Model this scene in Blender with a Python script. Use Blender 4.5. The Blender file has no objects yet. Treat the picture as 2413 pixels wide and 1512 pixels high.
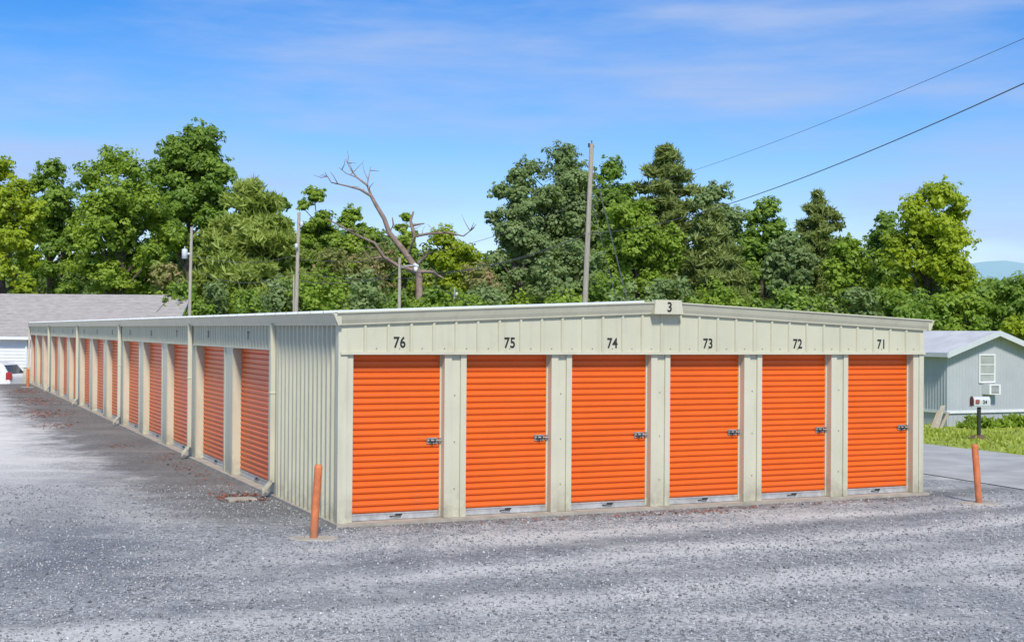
import bpy, math, random
import numpy as np
from mathutils import Vector, Matrix
import bmesh

random.seed(5)
scene = bpy.context.scene
scene.view_settings.view_transform = 'Standard'
scene.view_settings.look = 'None'
scene.view_settings.exposure = 0

# ------------------------------------------------------------------ site frame
CAM_H = 2.43
F = 3156.0
CX, CY = -2.11, 16.6                      # near corner of the storage building
ANG = math.atan2(0.4115, 0.9114)
UF = (math.cos(ANG), math.sin(ANG))
US = (-math.sin(ANG), math.cos(ANG))

def uv(x, y):
    dx, dy = x - CX, y - CY
    return dx*UF[0] + dy*UF[1], dx*US[0] + dy*US[1]

def xy(u, v):
    return CX + u*UF[0] + v*US[0], CY + u*UF[1] + v*US[1]

def sstep(a, b, x):
    t = np.clip((x - a)/(b - a), 0, 1)
    return t*t*(3 - 2*t)

def ground_z(x, y):
    u, v = uv(x, y)
    d1 = -0.65*sstep(16.5, 27, u)
    d2 = -0.8*sstep(45.8, 50.5, v)
    return np.minimum(d1, d2)

def hor(b):
    return 780.6 + 0.00748*(b - 1206)

def survey(b, e, D):
    """bearing / elevation reading + distance -> world position"""
    return ((b - 1206)/F*D, D, CAM_H + (hor(b) - e)/F*D)

# ------------------------------------------------------------------ materials
def nodes_of(name):
    m = bpy.data.materials.new(name)
    m.use_nodes = True
    nt = m.node_tree
    nt.nodes.clear()
    out = nt.nodes.new('ShaderNodeOutputMaterial')
    p = nt.nodes.new('ShaderNodeBsdfPrincipled')
    nt.links.new(p.outputs[0], out.inputs[0])
    return m, nt, p, out

def N(nt, t, **kw):
    n = nt.nodes.new(t)
    for k, v in kw.items():
        setattr(n, k, v)
    return n

def mixc(nt, fac, a, b, blend='MIX'):
    n = nt.nodes.new('ShaderNodeMix')
    n.data_type = 'RGBA'
    n.blend_type = blend
    for sock, val in ((n.inputs[0], fac), (n.inputs[6], a), (n.inputs[7], b)):
        if isinstance(val, bpy.types.NodeSocket):
            nt.links.new(val, sock)
        elif isinstance(val, (int, float)):
            sock.default_value = val
        else:
            sock.default_value = (*val, 1)
    return n.outputs[2]

def math_n(nt, op, a, b=None, c=None, clamp=False):
    n = nt.nodes.new('ShaderNodeMath')
    n.operation = op
    n.use_clamp = clamp
    for i, val in enumerate((a, b, c)):
        if val is None: continue
        if isinstance(val, bpy.types.NodeSocket):
            nt.links.new(val, n.inputs[i])
        else:
            n.inputs[i].default_value = val
    return n.outputs[0]

def noise(nt, vec, scale, detail=4, rough=0.6):
    n = N(nt, 'ShaderNodeTexNoise')
    n.inputs['Scale'].default_value = scale
    n.inputs['Detail'].default_value = detail
    n.inputs['Roughness'].default_value = rough
    if vec is not None:
        nt.links.new(vec, n.inputs['Vector'])
    return n.outputs[0]

def maprange(nt, v, a, b, c=0.0, d=1.0, smooth=False):
    n = N(nt, 'ShaderNodeMapRange')
    if smooth: n.interpolation_type = 'SMOOTHSTEP'
    nt.links.new(v, n.inputs[0])
    for i, x in enumerate((a, b, c, d)):
        n.inputs[i+1].default_value = x
    return n.outputs[0]

def mat(name, col, rough=0.6, metallic=0.0, var=0.12, scale=2.0, bump=0.0, bscale=40, dirt=0.0, stretch=None, spec=0.5):
    m, nt, p, out = nodes_of(name)
    geo = N(nt, 'ShaderNodeNewGeometry')
    pos = geo.outputs['Position']
    vec = pos
    if stretch:
        mp = N(nt, 'ShaderNodeMapping')
        mp.inputs['Scale'].default_value = stretch
        nt.links.new(pos, mp.inputs[0])
        vec = mp.outputs[0]
    f = noise(nt, vec, scale, 6, 0.65)
    f = maprange(nt, f, 0.3, 0.7)
    c = mixc(nt, f, tuple(x*(1-var) for x in col), tuple(min(1, x*(1+var)) for x in col))
    if dirt > 0:
        sep = N(nt, 'ShaderNodeSeparateXYZ')
        nt.links.new(pos, sep.inputs[0])
        g = maprange(nt, sep.outputs[2], 0.0, 0.55, 1.0, 0.0, True)
        nn = maprange(nt, noise(nt, pos, 5, 6, 0.7), 0.35, 0.7)
        g = math_n(nt, 'MULTIPLY', g, nn)
        g = math_n(nt, 'MULTIPLY', g, dirt)
        c = mixc(nt, g, c, (0.16, 0.13, 0.09))
        mp2 = N(nt, 'ShaderNodeMapping')
        mp2.inputs['Scale'].default_value = (9, 9, 0.7)
        nt.links.new(pos, mp2.inputs[0])
        s = maprange(nt, noise(nt, mp2.outputs[0], 1.0, 5, 0.6), 0.52, 0.75, 0, 0.3*dirt)
        c = mixc(nt, s, c, (0.22, 0.19, 0.13))
    nt.links.new(c, p.inputs['Base Color'])
    p.inputs['Roughness'].default_value = rough
    p.inputs['Metallic'].default_value = metallic
    p.inputs['Specular IOR Level'].default_value = spec
    if bump > 0:
        b = N(nt, 'ShaderNodeBump')
        b.inputs['Strength'].default_value = bump
        b.inputs['Distance'].default_value = 0.01
        nt.links.new(noise(nt, pos, bscale, 4), b.inputs['Height'])
        nt.links.new(b.outputs[0], p.inputs['Normal'])
    return m

M_beige = mat('painted_steel_beige', (0.535, 0.52, 0.385), 0.5, var=0.06, scale=1.2, dirt=0.7, bump=0.15, bscale=6)
M_trim = mat('painted_steel_trim', (0.57, 0.55, 0.415), 0.45, var=0.06, scale=1.5, dirt=0.65)
M_orange = mat('door_orange', (0.80, 0.130, 0.008), 0.36, var=0.07, scale=1.3, dirt=0.2, bump=0.12, bscale=8)
M_rail = mat('door_rail_aluminium', (0.52, 0.52, 0.51), 0.4, metallic=0.4, var=0.25, scale=8)
M_latch = mat('latch_steel', (0.34, 0.33, 0.31), 0.4, metallic=0.7, var=0.4, scale=30)
M_dark = mat('dark_metal', (0.03, 0.03, 0.03), 0.5)
M_ink = mat('number_ink', (0.02, 0.02, 0.018), 0.6, var=0.05)
M_conc = mat('concrete', (0.38, 0.34, 0.28), 0.9, var=0.25, scale=4, bump=0.5, bscale=30)
M_bol = mat('bollard_paint', (0.62, 0.18, 0.065), 0.6, var=0.25, scale=9, dirt=0.7)
M_wood = mat('weathered_wood', (0.38, 0.34, 0.28), 0.9, var=0.25, scale=6, stretch=(6, 6, 0.6), bump=0.4)
M_bark = mat('bark', (0.13, 0.10, 0.08), 0.95, var=0.4, scale=5, stretch=(3, 3, 0.7), bump=0.6, bscale=10)
M_dead = mat('dead_wood', (0.26, 0.19, 0.155), 0.9, var=0.35, scale=3)
M_wire = mat('wire', (0.08, 0.08, 0.085), 0.6)
M_white = mat('white_paint', (0.74, 0.75, 0.74), 0.55, var=0.06, scale=2)
M_lgrey = mat('light_grey_metal', (0.55, 0.58, 0.60), 0.5, var=0.06, scale=2)
M_homewall = mat('mobile_home_siding', (0.42, 0.45, 0.47), 0.6, var=0.07, scale=1.5)
M_homeroof = mat('mobile_home_roof', (0.55, 0.55, 0.55), 0.6, var=0.15, scale=1.2)
M_shingle = mat('asphalt_shingle', (0.36, 0.33, 0.31), 0.95, var=0.2, scale=2.5, bump=0.4, bscale=20, stretch=(1, 2.5, 2.5))
M_glass = mat('window_glass', (0.05, 0.06, 0.07), 0.08, var=0.2, scale=1)
M_curtain = mat('window_blind', (0.35, 0.37, 0.35), 0.5, var=0.2, scale=3)
M_carpaint = mat('car_paint_white', (0.80, 0.80, 0.80), 0.2, var=0.02)
M_rubber = mat('rubber', (0.02, 0.02, 0.02), 0.8)
M_red = mat('tail_light', (0.45, 0.02, 0.02), 0.2)
M_grime = mat('faded_red', (0.30, 0.08, 0.07), 0.6)

def foliage(name, dark, mid, light, trans=0.42):
    m, nt, p, out = nodes_of(name)
    at = N(nt, 'ShaderNodeAttribute', attribute_name='tone')
    r = N(nt, 'ShaderNodeValToRGB')
    r.color_ramp.elements[0].color = (*dark, 1)
    r.color_ramp.elements[1].color = (*light, 1)
    e = r.color_ramp.elements.new(0.5)
    e.color = (*mid, 1)
    nt.links.new(at.outputs['Fac'], r.inputs[0])
    nt.links.new(r.outputs[0], p.inputs['Base Color'])
    p.inputs['Roughness'].default_value = 0.5
    p.inputs['Specular IOR Level'].default_value = 0.35
    tr = N(nt, 'ShaderNodeBsdfTranslucent')
    tc = mixc(nt, 1.0, r.outputs[0], (1.3, 1.22, 0.6), 'MULTIPLY')
    nt.links.new(tc, tr.inputs[0])
    mx = N(nt, 'ShaderNodeMixShader')
    mx.inputs[0].default_value = trans
    nt.links.new(p.outputs[0], mx.inputs[1])
    nt.links.new(tr.outputs[0], mx.inputs[2])
    nt.links.new(mx.outputs[0], out.inputs[0])
    return m

FOL = {
 'lime': foliage('foliage_lime', (0.20, 0.28, 0.015), (0.33, 0.43, 0.025), (0.47, 0.56, 0.045), 0.46),
 'mid': foliage('foliage_mid', (0.105, 0.19, 0.025), (0.19, 0.31, 0.04), (0.31, 0.44, 0.07)),
 'fresh': foliage('foliage_fresh', (0.14, 0.23, 0.022), (0.25, 0.375, 0.04), (0.38, 0.50, 0.07)),
 'dark': foliage('foliage_dark', (0.085, 0.15, 0.035), (0.16, 0.25, 0.06), (0.25, 0.36, 0.10)),
 'cool': foliage('foliage_cool', (0.13, 0.19, 0.065), (0.22, 0.31, 0.11), (0.34, 0.44, 0.19)),
 'pine': foliage('foliage_pine', (0.14, 0.185, 0.055), (0.25, 0.315, 0.09), (0.37, 0.44, 0.15)),
 'pinel': foliage('foliage_pine_light', (0.20, 0.28, 0.05), (0.34, 0.43, 0.09), (0.46, 0.54, 0.15)),
 'mimosa': foliage('foliage_mimosa', (0.15, 0.20, 0.04), (0.28, 0.30, 0.09), (0.55, 0.36, 0.22)),
}

# ------------------------------------------------------------------ mesh builder
class MB:
    def __init__(s):
        s.v = []; s.f = []; s.m = []
    def face(s, pts, m=0):
        i = len(s.v); s.v += [tuple(p) for p in pts]
        s.f.append(tuple(range(i, i+len(pts)))); s.m.append(m)
    def box(s, x0, x1, y0, y1, z0, z1, m=0, ch=0.0):
        i = len(s.v)
        s.v += [(x0,y0,z0),(x1,y0,z0),(x1,y1,z0),(x0,y1,z0),(x0,y0,z1),(x1,y0,z1),(x1,y1,z1),(x0,y1,z1)]
        for q in ((0,3,2,1),(4,5,6,7),(0,1,5,4),(1,2,6,5),(2,3,7,6),(3,0,4,7)):
            s.f.append(tuple(i+k for k in q)); s.m.append(m)
    def tube(s, pts, rad, n=8, m=0, caps=True):
        pts = [Vector(p) for p in pts]
        rings = []
        for k, p in enumerate(pts):
            a = pts[max(k-1, 0)]; b = pts[min(k+1, len(pts)-1)]
            d = (b-a).normalized()
            ref = Vector((0,0,1)) if abs(d.z) < 0.9 else Vector((1,0,0))
            s1 = d.cross(ref).normalized(); s2 = d.cross(s1)
            r = rad[k] if hasattr(rad, '__len__') else rad
            i = len(s.v)
            for j in range(n):
                t = 2*math.pi*j/n
                s.v.append(tuple(p + (s1*math.cos(t)+s2*math.sin(t))*r))
            rings.append(i)
        for a, b in zip(rings, rings[1:]):
            for j in range(n):
                s.f.append((a+j, a+(j+1)%n, b+(j+1)%n, b+j)); s.m.append(m)
        if caps:
            s.f.append(tuple(rings[0]+j for j in range(n))); s.m.append(m)
            s.f.append(tuple(rings[-1]+j for j in range(n))); s.m.append(m)
    def sheet(s, A, B, m=0):
        i = len(s.v); n = len(A)
        s.v += [tuple(p) for p in A] + [tuple(p) for p in B]
        for k in range(n-1):
            s.f.append((i+k, i+k+1, i+n+k+1, i+n+k)); s.m.append(m)
    def prism(s, prof, fn0, fn1, m=0):
        """closed profile extruded between two mapping functions"""
        A = [fn0(p) for p in prof]; B = [fn1(p) for p in prof]
        i = len(s.v); n = len(prof)
        s.v += [tuple(p) for p in A] + [tuple(p) for p in B]
        for k in range(n):
            s.f.append((i+k, i+(k+1)%n, i+n+(k+1)%n, i+n+k)); s.m.append(m)
        s.f.append(tuple(i+k for k in range(n))); s.m.append(m)
        s.f.append(tuple(i+n+k for k in range(n))); s.m.append(m)
    def build(s, name, mats, parent=None, smooth=False, bevel=0.0, recalc=True):
        me = bpy.data.meshes.new(name)
        me.from_pydata(s.v, [], s.f)
        for x in (mats if isinstance(mats, (list, tuple)) else [mats]):
            me.materials.append(x)
        me.polygons.foreach_set('material_index', s.m)
        if smooth:
            me.polygons.foreach_set('use_smooth', [True]*len(s.f))
        if recalc:
            bm = bmesh.new(); bm.from_mesh(me)
            bmesh.ops.recalc_face_normals(bm, faces=bm.faces)
            bm.to_mesh(me); bm.free()
        me.update()
        o = bpy.data.objects.new(name, me)
        scene.collection.objects.link(o)
        if parent: o.parent = parent
        if bevel > 0:
            b = o.modifiers.new('bevel', 'BEVEL'); b.width = bevel; b.segments = 2; b.limit_method = 'ANGLE'
        return o

def empty(name, loc=(0,0,0), rot=0.0):
    e = bpy.data.objects.new(name, None)
    e.location = loc; e.rotation_euler = (0, 0, rot)
    scene.collection.objects.link(e)
    return e

def text(body, size, loc, rot, parent, name='number', sx=0.82, bold=0.005):
    c = bpy.data.curves.new(name, 'FONT')
    c.body = body; c.size = size; c.align_x = 'CENTER'; c.align_y = 'CENTER'
    c.offset = bold; c.extrude = 0.0005; c.space_character = 1.08
    c.materials.append(M_ink)
    o = bpy.data.objects.new(name, c)
    o.location = loc; o.rotation_euler = rot; o.scale = (sx, 1, 1)
    scene.collection.objects.link(o); o.parent = parent
    return o

# ================================================================== STORAGE BUILDING
W = 9.17; L = 45.75; HB = 2.14; EV = 2.50; PK = 2.70
st = empty('storage_building', (CX, CY, 0), ANG)

def gable(u):
    return EV + (PK-EV)*(1-abs(u-W/2)/(W/2))

b = MB(); b.box(-0.07, W+0.07, -0.09, L+0.07, -0.9, 0.035)
b.build('slab', M_conc, st)
# interior core (blocks light inside)
b = MB(); b.box(0.24, W-0.24, 0.24, L-0.1, 0.036, 2.42); b.build('core', M_dark, st)

OP = [(0.155+1.524*k, 0.155+1.524*k+1.22) for k in range(6)]
SO = [(3.05*(i+1)+0.60, 3.05*(i+1)+2.97) for i in range(14)]

def ribs(a, b_, step, w=0.018, top=0.012, d=0.018, start=None, minor=None):
    """plan profile polyline (s, outward)"""
    pts = [(a, 0)]
    s = a + (start if start is not None else step)
    while s < b_ - w - 0.01:
        pts += [(s-w, 0), (s-top, d), (s+top, d), (s+w, 0)]
        s += step
    pts.append((b_, 0))
    return pts

# --- front wall
b = MB()
pr = ribs(-0.0, W, 0.3048, 0.024, 0.013, 0.024, start=0.3002)
b.sheet([(s, -0.012-d, HB+0.02) for s, d in pr], [(s, -0.012-d, gable(s)+0.03) for s, d in pr])
b.box(0.02, W-0.02, 0.0, 0.2, HB+0.0, EV-0.02)
b.build('front_header', M_beige, st)
b = MB()
b.box(-0.02, W+0.02, -0.045, 0.0, HB-0.012, HB+0.022)
b.box(W/2-0.005, W/2+0.005, -0.049, -0.04, HB-0.016, HB+0.026)
b.build('front_header_trim', M_trim, st)

b = MB()
edges = [0.0] + [x for o in OP for x in o] + [W]
for k in range(0, len(edges), 2):
    a, c = edges[k], edges[k+1]
    if k == 0:
        b.box(a, c, -0.002, 0.16, 0.036, HB-0.013)
        b.box(a-0.012, a+0.075, -0.02, 0.0-0.003, 0.036, HB+0.3)
    elif k == len(edges)-2:
        b.box(a, c, -0.002, 0.16, 0.036, HB-0.013)
        b.box(c-0.075, c+0.012, -0.02, -0.003, 0.036, HB+0.3)
    else:
        f = 0.10
        b.box(a, a+f, 0.0, 0.16, 0.036, HB-0.013)
        b.box(c-f+0.02, c, 0.0, 0.16, 0.036, HB-0.013)
        b.box(a+f, c-f+0.02, 0.026, 0.16, 0.036, HB-0.013)
b.build('front_pillars', M_trim, st, bevel=0.004)

# --- roll-up door
def door(name, a, c, axis, latch=True):
    """axis 'f' front (facing -y) ; 's' left side (facing -x)"""
    dep = 0.15
    per = 0.0805
    z0 = 0.125; z1 = 2.2
    prof = []
    z = z0
    while z < z1:
        for ph, d in ((0.0, 0.0), (0.10, 0.0), (0.20, 0.020), (0.45, 0.024), (0.75, 0.020), (0.92, 0.002)):
            prof.append((z+ph*per, d))
        z += per
    def P(s, d, z):
        return (s, dep-d, z) if axis == 'f' else (dep-d, s, z)
    b = MB()
    b.sheet([P(a-0.01, d, z) for z, d in prof], [P(c+0.01, d, z) for z, d in prof], 0)
    def bx(s0, s1, d0, d1, za, zb, m):
        p, q = P(s0, d1, za), P(s1, d0, zb)
        b.box(min(p[0], q[0]), max(p[0], q[0]), min(p[1], q[1]), max(p[1], q[1]), za, zb, m)
    bx(a, c, -0.01, 0.02, 0.040, 0.125, 1)
    bx(a, c, 0.02, 0.032, 0.040, 0.055, 1)
    bx(a, c, 0.02, 0.026, 0.108, 0.122, 1)
    mid = (a+c)/2
    b.tube([P(mid-0.07, 0.02, 0.075), P(mid-0.055, 0.05, 0.082), P(mid+0.055, 0.05, 0.082), P(mid+0.07, 0.02, 0.075)], 0.008, 6, 2)
    bx(mid+0.0, mid+0.09, 0.02, 0.03, 0.088, 0.105, 2)
    if latch:
        e = c
        zl = 1.02
        bx(e-0.195, e-0.045, 0.025, 0.032, zl-0.040, zl+0.040, 3)
        bx(e-0.185, e-0.055, 0.032, 0.038, zl+0.026, zl+0.034, 1)
        bx(e-0.185, e-0.055, 0.032, 0.038, zl-0.034, zl-0.026, 1)
        b.tube([P(e-0.19, 0.046, zl+0.004), P(e+0.0, 0.046, zl+0.004)], 0.008, 8, 1)
        bx(e-0.165, e-0.145, 0.032, 0.058, zl-0.020, zl+0.022, 2)
        bx(e-0.098, e-0.078, 0.032, 0.058, zl-0.020, zl+0.022, 2)
        bx(e-0.036, e-0.006, 0.025, 0.050, zl-0.032, zl+0.034, 3)
        bx(e-0.135, e-0.115, 0.038, 0.055, zl-0.042, zl-0.010, 2)
    return b.build(name, [M_orange, M_rail, M_dark, M_latch], st)

for k, (a, c) in enumerate(OP):
    door('front_door_%d' % (k+1), a, c, 'f')
    text(str(76-k), 0.19, (0.755+1.524*k, -0.0145, HB+0.135), (math.pi/2, 0, 0), st, 'number_%d' % (76-k))

b = MB()
for a, c in OP:
    b.box(a-0.0, a+0.02, 0.115, 0.149, 0.05, HB-0.013)
    b.box(c-0.02, c+0.0, 0.115, 0.149, 0.05, HB-0.013)
b.build('door_guides', M_trim, st)

# --- left side wall
b = MB()
pr = ribs(0.0, 3.05, 0.2033, 0.045, 0.024, 0.034, start=0.12)
b.sheet([(-d, s, 0.03) for s, d in pr], [(-d, s, EV+0.05) for s, d in pr])
pr = ribs(3.2, L, 0.2033, 0.028, 0.014, 0.022, start=0.12)
b.sheet([(-0.012-d, s, HB+0.01) for s, d in pr], [(-0.012-d, s, EV+0.05) for s, d in pr])
b.box(0.002, 0.16, 3.05, L, HB, EV)
b.box(0.03, 0.2, 0.22, 3.05, 0.04, EV)
b.build('side_wall', M_beige, st)

b = MB()
ed = [3.05] + [x for o in SO for x in o] + [L]
for k in range(0, len(ed), 2):
    a, c = ed[k], ed[k+1]
    b.box(0.0, 0.16, a, c, 0.036, HB-0.012)
    if 0 < k < len(ed)-2:
        b.box(-0.012, -0.001, a, a+0.1, 0.036, HB-0.012)
        b.box(-0.012, -0.001, c-0.1, c, 0.036, HB-0.012)
b.box(-0.035, -0.001, 3.2, L, HB-0.014, HB+0.018)
b.box(-0.04, -0.001, 3.0, 3.14, 0.036, EV)
b.box(-0.045, -0.003, -0.02, 0.085, 0.036, EV)
b.build('side_pillars', M_trim, st, bevel=0.004)
for i, (a, c) in enumerate(SO):
    door('side_door_%d' % (i+1), a, c, 's', latch=False)
    text(str(77+i), 0.17, (-0.038, (a+c)/2, HB+0.19), (math.pi/2, 0, -math.pi/2), st, 'number_%d' % (77+i))

# screws
b = MB()
for s in np.arange(0.22, 3.0, 0.2033):
    for z in (0.2, 1.2, 2.3):
        b.box(-0.008, 0.0, s-0.007, s+0.007, z-0.007, z+0.007)
for s in np.arange(0.45, W, 0.3048):
    b.box(s-0.006, s+0.006, -0.02, -0.011, HB+0.06, HB+0.072)
for kk in range(5):
    s = 0.155+1.524*kk+1.22+0.15
    for z in (0.4, 1.0, 1.6):
        b.box(s-0.006, s+0.006, 0.016, 0.027, z, z+0.012)
b.build('screws', M_latch, st)

# right side + back walls
b = MB()
pr = ribs(0.0, L, 0.3048, 0.035, 0.018, 0.028)
b.sheet([(W+d, s, 0.03) for s, d in pr], [(W+d, s, EV+0.05) for s, d in pr])
pr = ribs(0.0, W, 0.3048, 0.035, 0.018, 0.028)
b.sheet([(s, L+d, 0.03) for s, d in pr], [(s, L+d, gable(s)+0.03) for s, d in pr])
b.build('rear_walls', M_beige, st)

# roof
b = MB()
T = 0.155
for sgn in (0, 1):
    xs = np.linspace(-0.10, W/2, 16) if sgn == 0 else np.linspace(W/2, W+0.10, 16)
    def zt(x): return PK+T-0.006 - (PK-EV)*abs(x-W/2)/(W/2)
    b.face([(xs[0], -0.10, zt(xs[0])), (xs[-1], -0.10, zt(xs[-1])), (xs[-1], L+0.1, zt(xs[-1])), (xs[0], L+0.1, zt(xs[0]))])
for s in np.arange(0.5, L, 0.61):
    b.prism([(-0.02, 0.0), (-0.01, 0.03), (0.01, 0.03), (0.02, 0.0)],
            lambda p: (-0.09, s+p[0], zt(-0.09)+p[1]), lambda p: (W/2, s+p[0], zt(W/2)+p[1]))
b.build('roof', M_lgrey, st)

# rake trim on front: profile (out, z)
def rake(name, y0, sy):
    b = MB()
    prof = [(0.0, 0.0), (0.045, -0.008), (0.05, 0.012), (0.075, 0.055), (0.11, 0.135), (0.125, 0.14), (0.125, T), (0.0, T)]
    def at(x):
        zz = EV + (PK-EV)*(1-abs(x-W/2)/(W/2))
        return lambda p: (x, y0+sy*p[0], zz+p[1])
    b.prism(prof, at(-0.09), at(W/2))
    b.prism(prof, at(W/2), at(W+0.09))
    return b.build(name, M_trim, st)
rake('rake_trim', -0.004, -1)
rake('rake_trim_rear', L+0.03, 1)
# eave gutters along the sides
b = MB()
prof = [(0.0, 0.0), (0.045, -0.008), (0.05, 0.012), (0.07, 0.055), (0.10, 0.130), (0.125, 0.135), (0.125, T-0.012), (0.0, T-0.012)]
b.prism(prof, lambda p: (-0.03-p[0], -0.10, EV+p[1]-0.004), lambda p: (-0.03-p[0], L+0.1, EV+p[1]-0.004))
b.prism(prof, lambda p: (W+0.03+p[0], -0.10, EV+p[1]-0.004), lambda p: (W+0.03+p[0], L+0.1, EV+p[1]-0.004))
for s in (9.1, 18.2, 27.4, 36.6):
    b.prism([(q[0]+0.003, q[1]) for q in prof], lambda p: (-0.03-p[0], s, EV+p[1]-0.005), lambda p: (-0.03-p[0], s+0.05, EV+p[1]-0.002))
b.build('eave_gutter', M_trim, st)

# peak plaque "3"
b = MB()
b.prism([(-0.225, -0.02), (0.235, -0.02), (0.20, T+0.02), (-0.21, T+0.02)],
        lambda p: (W/2+0.02+p[0], -0.155, PK+p[1]), lambda p: (W/2+0.02+p[0], -0.04, PK+p[1]))
b.build('peak_plaque', M_trim, st, bevel=0.006)
text('3', 0.185, (W/2+0.03, -0.157, PK+0.072), (math.pi/2, 0, 0), st, 'number_3', 0.9)

# downspouts
b = MB()
for v in (3.12, 9.35, 18.5, 27.6, 36.8, 45.6):
    b.box(-0.115, -0.042, v-0.04, v+0.04, 0.22, EV+0.02)
    b.prism([(-0.04, 0), (0.04, 0), (0.04, 0.08), (-0.04, 0.08)],
            lambda p: (-0.08+0.0, v+p[0]*1.0, 0.20+p[1]), lambda p: (-0.22, v+p[0]*1.0, 0.04+p[1]))
    b.box(-0.122, -0.041, v-0.047, v+0.047, 1.5, 1.53)
b.build('downspouts', M_trim, st, bevel=0.006)
b = MB()
b.box(-0.75, -0.35, 2.85, 3.15, -0.02, 0.03)
b.build('splash_block', M_conc, st, bevel=0.01)

# ================================================================== BOLLARDS
def bollard(x, y, h, lx, ly, r=0.047):
    e = empty('bollard', (x, y, 0))
    b = MB()
    pts = [(lx*t, ly*t, -0.1 + (h+0.1)*t) for t in (0, 0.25, 0.5, 0.75, 0.97, 1.0)]
    b.tube(pts, [r, r, r*1.01, r, r, r*0.85], 16)
    b.build('post', M_bol, e)
    b = MB()
    ring = []
    for j in range(22):
        a = 2*math.pi*j/22
        rr = 0.17*(1+0.4*random.random())
        ring.append((rr*1.5*math.cos(a), rr*math.sin(a)))
    b.prism(ring, lambda p: (p[0], p[1], -0.01), lambda p: (p[0]*0.82, p[1]*0.82, 0.014))
    b.build('footing', M_conc, e)
bollard(-2.30, 15.62, 0.86, 0.055, 0.03)
bollard(6.77, 19.35, 0.85, -0.07, 0.02)
p = xy(-0.38, 42.2)
bollard(p[0], p[1], 0.75, 0.0, 0.0, 0.06)

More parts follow.
